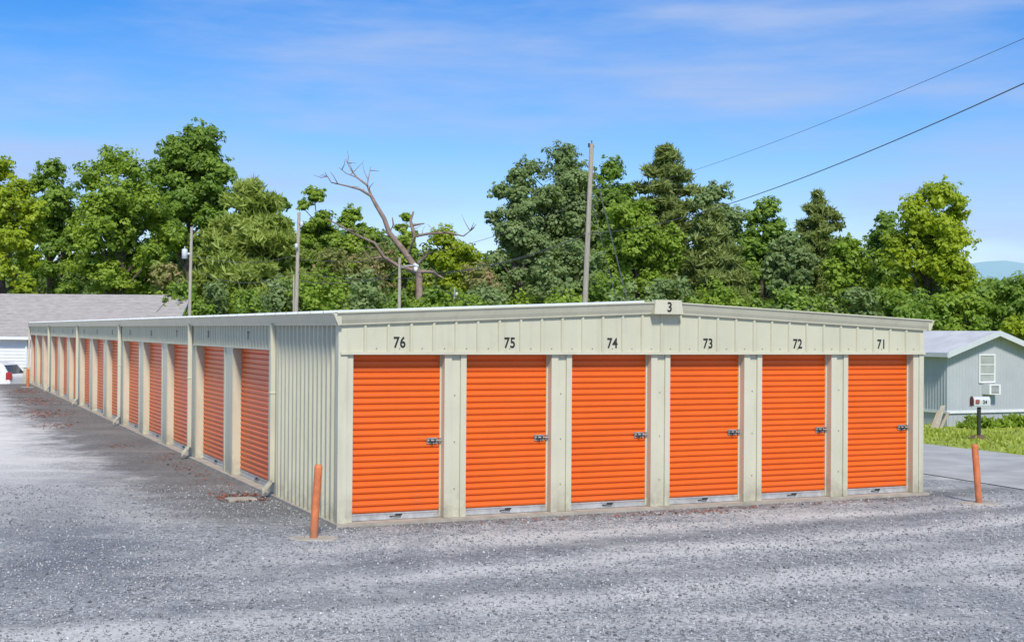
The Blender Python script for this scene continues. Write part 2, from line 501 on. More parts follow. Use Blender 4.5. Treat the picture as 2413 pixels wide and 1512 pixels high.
# ================================================================== GROUND
def gmat():
    m, nt, p, out = nodes_of('ground_gravel_and_grass')
    geo = N(nt, 'ShaderNodeNewGeometry')
    pos = geo.outputs['Position']
    def dot(vec, off):
        d = N(nt, 'ShaderNodeVectorMath', operation='DOT_PRODUCT')
        nt.links.new(pos, d.inputs[0]); d.inputs[1].default_value = (vec[0], vec[1], 0)
        return math_n(nt, 'SUBTRACT', d.outputs['Value'], off)
    u = dot(UF, CX*UF[0]+CY*UF[1]); v = dot(US, CX*US[0]+CY*US[1])
    def stones(scale):
        vo = N(nt, 'ShaderNodeTexVoronoi'); vo.inputs['Scale'].default_value = scale
        nt.links.new(pos, vo.inputs['Vector'])
        sepc = N(nt, 'ShaderNodeSeparateColor'); nt.links.new(vo.outputs['Color'], sepc.inputs[0])
        return vo, sepc.outputs[0]
    vo, c1 = stones(30)
    vo2, c2_ = stones(13)
    ramp = N(nt, 'ShaderNodeValToRGB')
    el = ramp.color_ramp.elements
    el[0].color = (0.13, 0.14, 0.15, 1); el[1].color = (0.80, 0.80, 0.79, 1)
    e = el.new(0.4); e.color = (0.35, 0.355, 0.36, 1)
    e = el.new(0.8); e.color = (0.53, 0.53, 0.53, 1)
    cc = math_n(nt, 'ADD', math_n(nt, 'MULTIPLY', c1, 0.75), math_n(nt, 'MULTIPLY', c2_, 0.25))
    nt.links.new(cc, ramp.inputs[0])
    fine = noise(nt, pos, 90, 3, 0.7)
    mid_ = noise(nt, pos, 5.0, 7, 0.75)
    grav = mixc(nt, maprange(nt, mid_, 0.40, 0.64, 0, 0.6), ramp.outputs[0], (0.50, 0.495, 0.48))
    grav = mixc(nt, maprange(nt, mid_, 0.48, 0.32, 0, 0.6), grav, (0.18, 0.185, 0.195))
    gap = maprange(nt, vo.outputs['Distance'], 0.4, 0.8, 0.0, 0.65)
    grav = mixc(nt, gap, grav, (0.12, 0.12, 0.12))
    # compacted fine dust, large patches
    mp = N(nt, 'ShaderNodeMapping'); nt.links.new(pos, mp.inputs[0])
    mp.inputs['Rotation'].default_value = (0, 0, -0.25); mp.inputs['Scale'].default_value = (0.22, 0.85, 1)
    big = noise(nt, mp.outputs[0], 1.0, 7, 0.65)
    dust = maprange(nt, big, 0.49, 0.62, 0, 0.7)
    grav = mixc(nt, dust, grav, (0.58, 0.56, 0.525))
    mp = N(nt, 'ShaderNodeMapping'); nt.links.new(pos, mp.inputs[0])
    mp.inputs['Rotation'].default_value = (0, 0, -ANG); mp.inputs['Scale'].default_value = (0.75, 0.2, 1)
    mp.inputs['Location'].default_value = (3.1, 1.7, 0)
    big2 = noise(nt, mp.outputs[0], 1.0, 7, 0.65)
    dk = maprange(nt, big2, 0.50, 0.62, 0, 0.5)
    grav = mixc(nt, dk, grav, (0.18, 0.19, 0.21))
    n3 = noise(nt, pos, 1.1, 7, 0.72)
    nz = math_n(nt, 'SUBTRACT', n3, 0.5)
    # worn tyre tracks that sweep round the front of the building
    def track(k0, slope, curv, width, col, amt, nw=1.0, lo=-3.0, hi=14.0):
        nonlocal grav
        t = math_n(nt, 'SUBTRACT', v, math_n(nt, 'ADD', math_n(nt, 'MULTIPLY', u, slope), k0))
        uc = math_n(nt, 'SUBTRACT', u, 3.0)
        t = math_n(nt, 'ADD', t, math_n(nt, 'MULTIPLY', math_n(nt, 'MULTIPLY', uc, uc), curv))
        t = math_n(nt, 'ADD', t, math_n(nt, 'MULTIPLY', nz, nw))
        t = math_n(nt, 'ABSOLUTE', t)
        f = maprange(nt, t, width, 0.0, 0.0, amt, True)
        f = math_n(nt, 'MULTIPLY', f, maprange(nt, u, lo, lo+3))
        f = math_n(nt, 'MULTIPLY', f, maprange(nt, u, hi, hi-3))
        grav = mixc(nt, f, grav, col)
    DKC = (0.14, 0.145, 0.155); LTC = (0.64, 0.62, 0.585)
    track(-2.6, 0.09, 0.0, 0.5, DKC, 0.65, 1.4)
    track(-3.5, 0.10, 0.0, 0.5, LTC, 0.65, 1.3)
    track(-4.5, 0.06, -0.01, 0.45, DKC, 0.4, 1.4, -6)
    track(-5.2, 0.04, -0.01, 0.6, LTC, 0.55, 1.5, -8)
    track(-1.6, 0.03, 0.0, 0.4, LTC, 0.4, 1.2, 0)
    # dark wheel-worn sweep on the left lane
    uu = math_n(nt, 'ADD', u, math_n(nt, 'MULTIPLY', nz, 3.5))
    sw = math_n(nt, 'ABSOLUTE', math_n(nt, 'ADD', uu, 3.2))
    f = maprange(nt, sw, 1.3, 0.1, 0, 0.75, True)
    f = math_n(nt, 'MULTIPLY', f, maprange(nt, v, -4.5, -2.0))
    f = math_n(nt, 'MULTIPLY', f, maprange(nt, v, 9.0, 2.0))
    grav = mixc(nt, f, grav, (0.14, 0.15, 0.175))
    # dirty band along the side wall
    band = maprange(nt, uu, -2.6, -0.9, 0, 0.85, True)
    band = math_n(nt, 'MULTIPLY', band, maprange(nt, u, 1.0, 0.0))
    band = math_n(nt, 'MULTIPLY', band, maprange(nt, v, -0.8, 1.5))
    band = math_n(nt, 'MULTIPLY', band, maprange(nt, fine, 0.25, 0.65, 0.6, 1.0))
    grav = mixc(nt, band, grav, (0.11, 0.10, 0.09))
    # damp line along the front
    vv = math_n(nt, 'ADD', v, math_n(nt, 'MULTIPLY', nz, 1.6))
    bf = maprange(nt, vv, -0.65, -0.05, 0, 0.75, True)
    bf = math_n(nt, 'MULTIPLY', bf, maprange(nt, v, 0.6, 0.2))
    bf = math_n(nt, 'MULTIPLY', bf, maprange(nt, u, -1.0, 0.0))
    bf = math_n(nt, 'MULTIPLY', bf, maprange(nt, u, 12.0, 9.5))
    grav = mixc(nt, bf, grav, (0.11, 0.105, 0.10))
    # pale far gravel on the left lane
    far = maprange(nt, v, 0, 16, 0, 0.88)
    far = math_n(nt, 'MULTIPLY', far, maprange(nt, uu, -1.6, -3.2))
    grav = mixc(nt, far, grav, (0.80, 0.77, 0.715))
    # grass zones
    gn = math_n(nt, 'MULTIPLY', math_n(nt, 'SUBTRACT', noise(nt, pos, 1.5, 5, 0.7), 0.5), 1.6)
    g1 = maprange(nt, math_n(nt, 'ADD', u, gn), 15.6, 15.9)
    g2 = maprange(nt, math_n(nt, 'ADD', v, gn), 54.5, 55.5)
    g = math_n(nt, 'MAXIMUM', g1, g2)
    gr = N(nt, 'ShaderNodeValToRGB')
    gr.color_ramp.elements[0].color = (0.17, 0.25, 0.03, 1); gr.color_ramp.elements[0].position = 0.35
    gr.color_ramp.elements[1].color = (0.42, 0.46, 0.09, 1); gr.color_ramp.elements[1].position = 0.65
    nt.links.new(noise(nt, pos, 2.5, 8, 0.75), gr.inputs[0])
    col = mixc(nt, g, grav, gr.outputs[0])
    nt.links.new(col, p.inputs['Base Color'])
    p.inputs['Roughness'].default_value = 0.92
    p.inputs['Specular IOR Level'].default_value = 0.2
    bp = N(nt, 'ShaderNodeBump'); bp.inputs['Strength'].default_value = 0.6; bp.inputs['Distance'].default_value = 0.012
    h = math_n(nt, 'SUBTRACT', math_n(nt, 'MULTIPLY', fine, 0.6), vo.outputs['Distance'])
    nt.links.new(h, bp.inputs['Height']); nt.links.new(bp.outputs[0], p.inputs['Normal'])
    return m
M_ground = gmat()

def axis_pts(lo, hi, dense_lo, dense_hi, step, grow=1.25):
    pts = list(np.arange(dense_lo, dense_hi+step, step))
    s = step; x = dense_lo
    left = []
    while x > lo:
        s *= grow; x -= s; left.append(max(x, lo))
    s = step; x = pts[-1]; right = []
    while x < hi:
        s *= grow; x += s; right.append(min(x, hi))
    return np.array(left[::-1] + pts + right)

gx = axis_pts(-2500, 2500, -40, 40, 0.8)
gy = axis_pts(-200, 3500, 0, 75, 0.8)
X, Y = np.meshgrid(gx, gy)
Z = ground_z(X, Y)
V = np.stack([X, Y, Z], -1).reshape(-1, 3)
ny, nx = X.shape
idx = np.arange(nx*ny).reshape(ny, nx)
Q = np.stack([idx[:-1, :-1], idx[:-1, 1:], idx[1:, 1:], idx[1:, :-1]], -1).reshape(-1, 4)

def fast_mesh(name, V, Q, mats, mi=None, tone=None, parent=None, smooth=False):
    me = bpy.data.meshes.new(name)
    V = np.asarray(V, dtype=np.float32); Q = np.asarray(Q, dtype=np.int32)
    k = Q.shape[1]
    me.vertices.add(len(V)); me.vertices.foreach_set('co', V.ravel())
    me.loops.add(Q.size); me.loops.foreach_set('vertex_index', Q.ravel())
    me.polygons.add(len(Q))
    me.polygons.foreach_set('loop_start', np.arange(0, Q.size, k, dtype=np.int32))
    me.polygons.foreach_set('loop_total', np.full(len(Q), k, dtype=np.int32))
    for x in mats: me.materials.append(x)
    if mi is not None: me.polygons.foreach_set('material_index', np.asarray(mi, dtype=np.int32))
    if smooth: me.polygons.foreach_set('use_smooth', np.ones(len(Q), dtype=bool))
    if tone is not None:
        a = me.attributes.new('tone', 'FLOAT', 'POINT')
        a.data.foreach_set('value', np.asarray(tone, dtype=np.float32))
    me.update(calc_edges=True)
    me.validate()
    o = bpy.data.objects.new(name, me)
    scene.collection.objects.link(o)
    if parent: o.parent = parent
    return o
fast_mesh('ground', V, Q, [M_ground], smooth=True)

# asphalt lane on the right of the storage building
M_asph = mat('asphalt', (0.40, 0.395, 0.38), 0.9, var=0.22, scale=1.2, bump=0.4, bscale=60)
b = MB()
vs = np.arange(-40, 75, 1.5)
A = []; B = []
for k, v in enumerate(vs):
    x0, y0 = xy(11.1+0.12*math.sin(v*0.7)+0.1*random.random(), v); x1, y1 = xy(15.6+0.1*random.random(), v)
    A.append((x0, y0, float(ground_z(x0, y0))+0.012)); B.append((x1, y1, float(ground_z(x1, y1))+0.012))
b.sheet(A, B)
b.build('road', M_asph)

# loose gravel stones (one object)
rg = np.random.default_rng(3)
def gravel():
    n = 90000
    D = 9.3 + 11.5*rg.random(n)**1.25
    x = (rg.random(n)*2-1)*0.42*D
    y = D
    u, v = uv(x, y)
    keep = ~((u > -0.1) & (u < 9.3) & (v > -0.12))
    dens = 0.55+0.45*np.sin(x*1.3+0.6*np.sin(y*0.9))*np.sin(y*1.1+0.8*x*0.3)
    keep &= rg.random(n) < (0.3+0.7*np.clip(dens, 0, 1))
    x, y = x[keep], y[keep]; n = len(x)
    s = 0.006 + 0.012*rg.random(n)**2.0
    base = np.array([[1,0,0],[0,1,0],[-1,0,0],[0,-1,0],[0,0,0.8],[0,0,-0.5]], dtype=float)
    ang = rg.random(n)*6.28
    P = base[None] * (0.65+0.7*rg.random((n, 6, 1)))
    P = P + 0.22*rg.standard_normal((n, 6, 3))
    ca, sa = np.cos(ang)[:, None], np.sin(ang)[:, None]
    px_ = P[..., 0]*ca - P[..., 1]*sa; py_ = P[..., 0]*sa + P[..., 1]*ca
    P = np.stack([px_, py_, P[..., 2]], -1)*s[:, None, None]
    P[..., 0] += x[:, None]; P[..., 1] += y[:, None]; P[..., 2] += s[:, None]*0.25
    T3 = np.array([[0,1,4],[1,2,4],[2,3,4],[3,0,4],[1,0,5],[2,1,5],[3,2,5],[0,3,5]])
    Q = (T3[None] + (np.arange(n)*6)[:, None, None]).reshape(-1, 3)
    tone = np.repeat(np.clip(rg.normal(0.40, 0.2, n), 0, 1), 6)
    m, nt, p, out = nodes_of('gravel_stone')
    at = N(nt, 'ShaderNodeAttribute', attribute_name='tone')
    r = N(nt, 'ShaderNodeValToRGB')
    r.color_ramp.elements[0].color = (0.13, 0.135, 0.145, 1)
    r.color_ramp.elements[1].color = (0.68, 0.68, 0.67, 1)
    e = r.color_ramp.elements.new(0.5); e.color = (0.36, 0.365, 0.37, 1)
    nt.links.new(at.outputs['Fac'], r.inputs[0]); nt.links.new(r.outputs[0], p.inputs['Base Color'])
    p.inputs['Roughness'].default_value = 0.9
    p.inputs['Specular IOR Level'].default_value = 0.2
    fast_mesh('gravel', P.reshape(-1, 3), Q, [m], tone=tone)
gravel()

# leaf litter by the side wall (one object)
def litter():
    pts = []
    for (cu, cv, ru, rv, k) in ((-0.5, 3.2, 0.35, 0.6, 260), (-0.9, 12.5, 0.4, 0.8, 60), (-1.4, 19, 0.6, 1.2, 200), (-1.3, 24, 0.8, 2.5, 560),
                                (-1.0, 31, 0.7, 3.0, 500), (-0.8, 38, 0.6, 3.0, 400), (-0.5, 8, 0.35, 3, 120), (5, -0.45, 3.5, 0.2, 160)):
        a = rg.normal(0, 0.5, (k, 2))
        pts.append(np.stack([cu+a[:, 0]*ru, cv+a[:, 1]*rv], -1))
    P = np.concatenate(pts)
    P = P[(P[:, 0] < -0.1) | (P[:, 1] < -0.12)]
    n = len(P)
    x = CX + P[:, 0]*UF[0] + P[:, 1]*US[0]; y = CY + P[:, 0]*UF[1] + P[:, 1]*US[1]
    a = rg.random(n)*6.28; s = 0.02+0.035*rg.random(n)
    c = np.stack([x, y, 0.012+0.01*rg.random(n)], -1)
    t = np.stack([np.cos(a), np.sin(a), rg.normal(0, 0.15, n)], -1)*s[:, None]
    w = np.stack([-np.sin(a), np.cos(a), rg.normal(0, 0.15, n)], -1)*(s*0.45)[:, None]
    V = np.stack([c-t, c-w, c+t, c+w], 1).reshape(-1, 3)
    fast_mesh('leaf_litter', V, np.arange(4*n).reshape(n, 4), [mat('dry_leaves', (0.26, 0.09, 0.05), 0.9, var=0.5, scale=6)])
litter()

# grass tufts
def grass():
    n = 26000
    u = 15.8 + 16*rg.random(n)**1.2; v = -14 + 42*rg.random(n)
    x = CX + u*UF[0] + v*US[0]; y = CY + u*UF[1] + v*US[1]
    z = ground_z(x, y)
    a = rg.random(n)*6.28; h = 0.04+0.09*rg.random(n)**2; w = 0.02+0.03*rg.random(n)
    c = np.stack([x, y, z-0.01], -1)
    s = np.stack([np.cos(a), np.sin(a), 0*a], -1)*w[:, None]
    tip = np.stack([rg.normal(0, 0.03, n), rg.normal(0, 0.03, n), h], -1)
    V = np.stack([c-s, c+s, c+tip], 1).reshape(-1, 3)
    tone = np.repeat(np.clip(rg.normal(0.55, 0.25, n), 0, 1), 3)
    fast_mesh('grass', V, np.arange(3*n).reshape(n, 3), [foliage('grass_blades', (0.20, 0.28, 0.03), (0.35, 0.42, 0.05), (0.50, 0.53, 0.12), 0.3)], tone=tone)
grass()

# ================================================================== TREES
def leafquads(c, nrm, s, asp, r, axis=None):
    n = len(c)
    nrm = nrm/np.linalg.norm(nrm, axis=1, keepdims=True)
    if axis is None:
        axis = r.standard_normal((n, 3))
    t = axis - nrm*np.sum(axis*nrm, 1, keepdims=True)
    t /= np.linalg.norm(t, axis=1, keepdims=True)+1e-6
    bb = np.cross(nrm, t)
    s = s[:, None]
    return np.stack([c-t*s, c-bb*s*asp, c+t*s, c+bb*s*asp], 1).reshape(-1, 3)

def rdir(n, r):
    d = r.standard_normal((n, 3)); return d/np.linalg.norm(d, axis=1, keepdims=True)

def crown(lobes, n, ls, r, needle=False, clump=(0.15, 0.31)):
    lob = np.array(lobes)
    area = lob[:, 3]*lob[:, 5]
    Vs = []; Ts = []
    for L_, ar in zip(lob, area/area.sum()):
        c = L_[:3]; R = L_[3:6]; m = int(n*ar)
        k = 46
        d = rdir(k, r); d[:, 2] = np.where(d[:, 2] < -0.45, -d[:, 2], d[:, 2])
        rad = 0.68 + 0.64*r.random(k)**1.5
        cc = c + d*R*rad[:, None]
        cr = R.mean()*(clump[0]+(clump[1]-clump[0])*r.random(k))*(1.25-0.6*(rad-0.7))
        lt = r.normal(0, 0.12)
        ct = np.clip(r.normal(0.52, 0.18, k)+lt, 0.1, 1)
        w = cr**2; w /= w.sum()
        ci = r.choice(k, m, p=w)
        ld = rdir(m, r)
        sq = np.array([1, 1, 0.75])
        rr = 0.3+0.95*r.random(m)**0.75
        pos = cc[ci] + ld*(cr[ci]*rr)[:, None]*sq
        if needle:
            nn = rdir(m, r) + np.array([0, -0.3, 0.3])
            V = leafquads(pos, nn, ls*1.9*(0.6+0.7*r.random(m)), 0.19, r, axis=ld+np.array([0, 0, 0.3]))
        else:
            nn = ld*0.55 + d[ci]*0.6 + rdir(m, r)*0.55 + np.array([0, -0.2, 0.35])
            V = leafquads(pos, nn, ls*(0.5+0.8*r.random(m)), 0.62, r)
        t = np.clip(ct[ci]*0.75 + 0.13 + r.normal(0, 0.12, m), 0, 1)
        Vs.append(V); Ts.append(np.repeat(t, 4))
        m2 = max(20, int(m*0.10))
        ld = rdir(m2, r)
        pos = c + ld*R*(0.2+0.4*r.random(m2))[:, None]
        V = leafquads(pos, rdir(m2, r), np.full(m2, ls*2.2), 0.7, r)
        Vs.append(V); Ts.append(np.repeat(np.clip(r.normal(0.4, 0.08, m2), 0, 1), 4))
    return np.concatenate(Vs), np.concatenate(Ts)

def tree_object(name, V, T, fmat, wood, wmat=None):
    """join leaf quads and wood tubes into one mesh"""
    nq = len(V)//4
    Q = np.arange(4*nq).reshape(nq, 4)
    mi = np.zeros(nq, dtype=int)
    if wood and wood.v:
        wv = np.array(wood.v); off = len(V)
        wf = np.array([f for f in wood.f if len(f) == 4])+off
        V = np.concatenate([V, wv]); Q = np.concatenate([Q, wf])
        mi = np.concatenate([mi, np.ones(len(wf), dtype=int)])
        T = np.concatenate([T, np.full(len(wv), 0.5)])
    return fast_mesh(name, V, Q, [fmat, wmat or M_bark], mi=mi, tone=T)

def limb(w, a, c, r0, r1, r, n=5, sag=0.0, wob=0.12):
    a = np.array(a, float); c = np.array(c, float)
    L_ = np.linalg.norm(c-a)
    pts = []; rad = []
    for k in range(n):
        t = k/(n-1)
        p = a*(1-t)+c*t
        if 0 < k < n-1: p = p + r.normal(0, wob*L_*0.25, 3)
        p[2] += sag*math.sin(t*math.pi)
        pts.append(p); rad.append(r0*(1-t)+r1*t)
    w.tube(pts, rad, 7, 0, caps=False)

def broadleaf(name, b, hw, etop, ebot, D, pal, seed, nl=13, ls=0.12, dens=112, lobr=(0.25, 0.41), core=True):
    r = np.random.default_rng(seed)
    x, y, zt = survey(b, etop, D); zb = survey(b, ebot, D)[2]
    rw = hw/F*D; zc = (zt+zb)/2; rz = (zt-zb)/2
    lobes = []
    for k in range(nl):
        f = (k+0.5)/nl
        hz = -0.85 + 1.6*f
        a = k*2.399 + r.normal(0, 0.4)
        prof = math.sqrt(max(0.05, 1-(hz*0.92)**2))
        q = rw*prof*(0.42+0.32*r.random())
        lr = rw*(lobr[0]+(lobr[1]-lobr[0])*r.random())
        if hz > 0.45: lr *= 0.85
        zz = zc + hz*rz - (lr*0.3 if hz > 0.3 else 0)
        zz = min(zz, zt-lr*0.95)
        lobes.append((x+q*math.cos(a), y+q*math.sin(a)*0.9, zz, lr, lr, lr*(0.75+0.25*r.random())))
    lobes.append((x+r.normal(0, 0.1)*rw, y, zt-rw*0.34, rw*0.34, rw*0.34, rw*0.31))
    if core:
        lobes.append((x, y, zc, rw*0.48, rw*0.48, rz*0.6))
    area = 4*math.pi*rw*rz
    n = int(area*dens)
    V, T = crown(lobes, n, ls, r)
    gz = float(ground_z(x, y))
    w = MB()
    tr = 0.10+0.045*(zt-gz)/3
    top = zc+rz*(0.55 if core else 0.15)
    w.tube([(x, y, gz-0.1), (x+0.1, y, gz+(top-gz)*0.3), (x-0.1, y+0.1, gz+(top-gz)*0.65), (x, y, top)], [tr*1.25, tr, tr*0.6, tr*0.15], 9, 0, caps=False)
    for lb in lobes[:-1]:
        h = max(gz+1.5, lb[2]-rw*0.7)
        t = min(0.95, (h-gz)/(top-gz))
        limb(w, (x, y, min(h, top)), (lb[0], lb[1], lb[2]+lb[5]*0.3), tr*(1-t)*0.5+0.03, 0.02, r)
    return tree_object(name, V, T, FOL[pal], w)

def pine(name, b, hw, etop, ebot, D, pal, seed, ls=0.15, dens=150, tiers=9, irregular=0.35, full=1.8):
    r = np.random.default_rng(seed)
    x, y, zt = survey(b, etop, D); zb = survey(b, ebot, D)[2]
    rw = hw/F*D; H = zt-zb
    gz = float(ground_z(x, y))
    w = MB()
    tr = 0.2
    w.tube([(x, y, gz-0.1), (x+0.05, y, gz+(zt-gz)*0.4), (x, y, zt-0.3)], [tr, tr*0.75, 0.03], 9, 0, caps=False)
    lobes = []
    for k in range(tiers):
        f = k/(tiers-1)
        z = zb + H*(0.04+0.9*f)
        rad = rw*(1-f**full)*(0.85+irregular*r.random()) + rw*0.12
        nb = 6 if f < 0.7 else 4
        a0 = r.random()*6.28
        for j in range(nb):
            a = a0 + j*6.283/nb + r.normal(0, 0.25)
            q = rad*(0.60+0.3*r.random())
            lr = rw*(0.20+0.12*r.random())*(1.1-0.4*f)
            p = (x+q*math.cos(a), y+q*math.sin(a), z + r.normal(0, 0.25))
            lobes.append((*p, lr*1.15, lr*1.15, lr*0.6))
            limb(w, (x, y, z-0.5), p, 0.06, 0.015, r, 4)
        lobes.append((x, y, z, rad*0.45, rad*0.45, H/tiers*0.6))
    lobes.append((x, y, zt-rw*0.15, rw*0.14, rw*0.14, rw*0.2))
    n = int(4*math.pi*rw*H/2*dens)
    V, T = crown(lobes, n, ls, r, needle=True, clump=(0.28, 0.5))
    return tree_object(name, V, T, FOL[pal], w)

DT = 'deciduous_tree'
broadleaf(DT, 2, 105, 368, 720, 74, 'lime', 1)
broadleaf(DT, 118, 88, 372, 720, 82, 'mid', 2)
broadleaf(DT, 285, 138, 346, 730, 80, 'fresh', 3, nl=19)
broadleaf(DT, 445, 130, 288, 640, 96, 'mid', 4, nl=18, lobr=(0.21, 0.35), ls=0.15)
pine('pine_tree', 590, 122, 438, 735, 76, 'pinel', 5, full=3.2, dens=190)
broadleaf(DT, 655, 58, 466, 720, 92, 'mid', 6, ls=0.14)
broadleaf(DT, 745, 68, 440, 720, 88, 'fresh', 7, lobr=(0.2, 0.36))
broadleaf(DT, 835, 70, 486, 720, 86, 'fresh', 8, lobr=(0.2, 0.36))
broadleaf(DT, 955, 36, 500, 700, 78, 'fresh', 9, nl=10)
broadleaf(DT, 1060, 92, 532, 735, 78, 'lime', 10, ls=0.11)
broadleaf(DT, 1310, 135, 340, 720, 84, 'cool', 11, nl=21, lobr=(0.22, 0.38))
broadleaf(DT, 1215, 80, 395, 730, 80, 'cool', 12)
broadleaf(DT, 1432, 100, 372, 720, 88, 'mid', 13)
broadleaf(DT, 1500, 110, 465, 735, 74, 'fresh', 14)
pine('pine_tree', 1565, 98, 350, 690, 90, 'pine', 15, irregular=0.6, full=2.8)
broadleaf(DT, 1690, 92, 426, 730, 86, 'cool', 16)
pine('pine_tree', 1680, 80, 500, 735, 74, 'pine', 17)
broadleaf(DT, 1800, 90, 466, 735, 82, 'mid', 18)
pine('pine_tree', 1925, 68, 460, 700, 92, 'pine', 19, irregular=0.6, full=2.6)
broadleaf(DT, 1860, 74, 548, 735, 72, 'cool', 20)
broadleaf(DT, 1995, 76, 555, 750, 72, 'fresh', 21)
broadleaf(DT, 2085, 72, 498, 750, 80, 'mid', 22)
broadleaf(DT, 2190, 136, 420, 765, 70, 'lime', 23, nl=22, lobr=(0.20, 0.32))
broadleaf(DT, 1345, 95, 560, 735, 70, 'cool', 24, ls=0.11)
broadleaf('shrub', 2400, 62, 744, 815, 52, 'lime', 25, nl=7, ls=0.09, dens=170)
broadleaf('shrub', 2285, 55, 690, 775, 66, 'fresh', 26, nl=7, ls=0.11, dens=130)

# hedge of undergrowth + distant mass of trees
def mass(name, spec, pal, seed, ls, dens):
    r = np.random.default_rng(seed)
    lobes = []
    area = 0
    for (b, e, D, rr) in spec:
        x, y, z = survey(b, e, D)
        gz = float(ground_z(x, y))
        zz = z - rr
        while zz > gz - 0.5:
            lobes.append((x+r.normal(0, rr*0.25), y+r.normal(0, rr*0.5), zz, rr*(0.8+0.4*r.random()), rr, rr*0.9))
            area += 12.6*rr*rr*0.6
            zz -= rr*1.15
    V, T = crown(lobes, int(area*dens), ls, r)
    return tree_object(name, V, T, FOL[pal], None)
rr_ = random.Random(11)
spec = []
for b in range(-160, 2240, 44):
    top = 600 + 40*math.sin(b*0.013)+rr_.uniform(-30, 30)
    if 1000 < b < 1180: top = 600
    if b > 1950: top = 625
    spec.append((b, top, rr_.uniform(100, 112), rr_.uniform(1.7, 2.4)))
mass('tree_line', spec, 'dark', 31, 0.2, 50)
spec = [(b, 632 + rr_.uniform(-12, 18) + (b-2240)*0.08, rr_.uniform(125, 140), rr_.uniform(1.6, 2.6)) for b in range(2225, 2620, 34)]
mass('tree_line', spec, 'mid', 32, 0.22, 45)
spec = []; spec2 = []; spec3 = []
for b in range(380, 2300, 40):
    q = rr_.random()
    (spec if q < 0.4 else spec2 if q < 0.75 else spec3).append((b, 676 + rr_.uniform(-40, 36) + (20 if b > 1900 else 0), rr_.uniform(64, 72), rr_.uniform(0.6, 1.7)))
mass('undergrowth', spec, 'mid', 33, 0.12, 75)
mass('undergrowth', spec2, 'fresh', 36, 0.12, 75)
mass('undergrowth', spec3, 'cool', 37, 0.12, 75)
spec = [(x_, y_, rr_.uniform(72, 76), rr_.uniform(0.7, 1.1)) for x_, y_ in ((395, 620), (415, 655), (800, 625), (850, 600), (840, 640), (1130, 620), (790, 580), (880, 570))]
mass('mimosa_shrub', spec, 'mimosa', 34, 0.11, 95)

# dead tree
def dead_tree():
    r = np.random.default_rng(77)
    D = 74
    w = MB()
    def path(pts, r0, r1, dy=0.0, twigs=0):
        P = [np.array(survey(a, e, D + dy*k)) for k, (a, e) in enumerate(pts)]
        rad = list(np.linspace(r0, r1, len(P)))
        w.tube(P, rad, 7, 0, caps=False)
        for _ in range(twigs):
            k = r.integers(1, len(P))
            p = P[k-1]*(0.4)+P[k]*0.6
            d = r.normal(0, 1, 3); d[2] = abs(d[2])*0.8; d /= np.linalg.norm(d)
            l = 0.4+0.7*r.random()
            w.tube([p, p+d*l*0.5+r.normal(0, 0.05, 3), p+d*l], [0.03, 0.018, 0.008], 5, 0, caps=False)
    x, y, z = survey(985, 640, D); gz = float(ground_z(x, y))
    w.tube([(x+0.2, y, gz-0.1), (x+0.1, y, 2.5), (x, y, z), survey(945, 585, D), survey(915, 548, D)], [0.28, 0.24, 0.20, 0.17, 0.14], 10, 0, caps=False)
    path([(915, 548), (903, 515), (884, 484), (872, 462)], 0.14, 0.095)
    path([(872, 462), (845, 446), (815, 438), (778, 430), (762, 406)], 0.08, 0.015, -0.3, 5)
    path([(872, 462), (862, 436), (838, 418), (822, 398), (810, 374)], 0.075, 0.015, 0.3, 5)
    path([(862, 436), (866, 415), (870, 392)], 0.04, 0.012, 0.2, 2)
    path([(838, 418), (812, 408), (795, 394)], 0.035, 0.012, 0, 2)
    path([(915, 548), (925, 530), (922, 512)], 0.08, 0.03)
    path([(985, 640), (935, 626), (902, 605), (880, 572), (835, 552), (800, 532), (768, 516)], 0.13, 0.03, -0.4, 6)
    path([(902, 605), (870, 610), (862, 598)], 0.06, 0.02, 0, 1)
    path([(960, 600), (975, 556), (1010, 550), (1055, 548), (1090, 556), (1116, 536)], 0.11, 0.02, -0.3, 6)
    path([(975, 556), (965, 520), (972, 498)], 0.12, 0.05, 0, 2)
    path([(972, 530), (998, 526)], 0.08, 0.03)
    path([(985, 640), (1015, 640), (1045, 656)], 0.12, 0.04, -0.3, 2)
    path([(985, 620), (1005, 600), (1010, 585)], 0.1, 0.03, -0.3, 1)
    b = w.build('dead_tree', M_dead, smooth=True, recalc=False)
dead_tree()

# ================================================================== POLES & WIRES
def pole(b0, e0, b1, etop, D, r, name='utility_pole'):
    p0 = survey(b0, e0, D); p1 = survey(b1, etop, D)
    gz = float(ground_z(p0[0], p0[1]))
    d = (np.array(p1)-np.array(p0)); d = d/d[2]
    base = np.array(p0)-d*(p0[2]-gz+0.1)
    e = empty(name, (0, 0, 0))
    w = MB(); w.tube([base, (base+np.array(p1))/2, p1], [r*1.15, r, r*0.8], 12)
    w.build('shaft', M_wood, e, smooth=False)
    return e, np.array(p1)

e, top = pole(1378, 705, 1391, 338, 50, 0.10)
w = MB()
for el, s in ((345, 0.10), (462, 0.12), (552, 0.16)):
    q = survey(1391-(el-338)*0.036, el, 50)
    w.tube([(q[0]-s, q[1], q[2]), (q[0]+s, q[1], q[2])], 0.025, 8)
    w.tube([(q[0]-s, q[1], q[2]-0.03), (q[0]-s, q[1], q[2]+0.12)], 0.035, 8)
w.tube([top, top+np.array([0, 0, 0.12])], 0.02, 6)
w.build('insulators', M_dark, e)

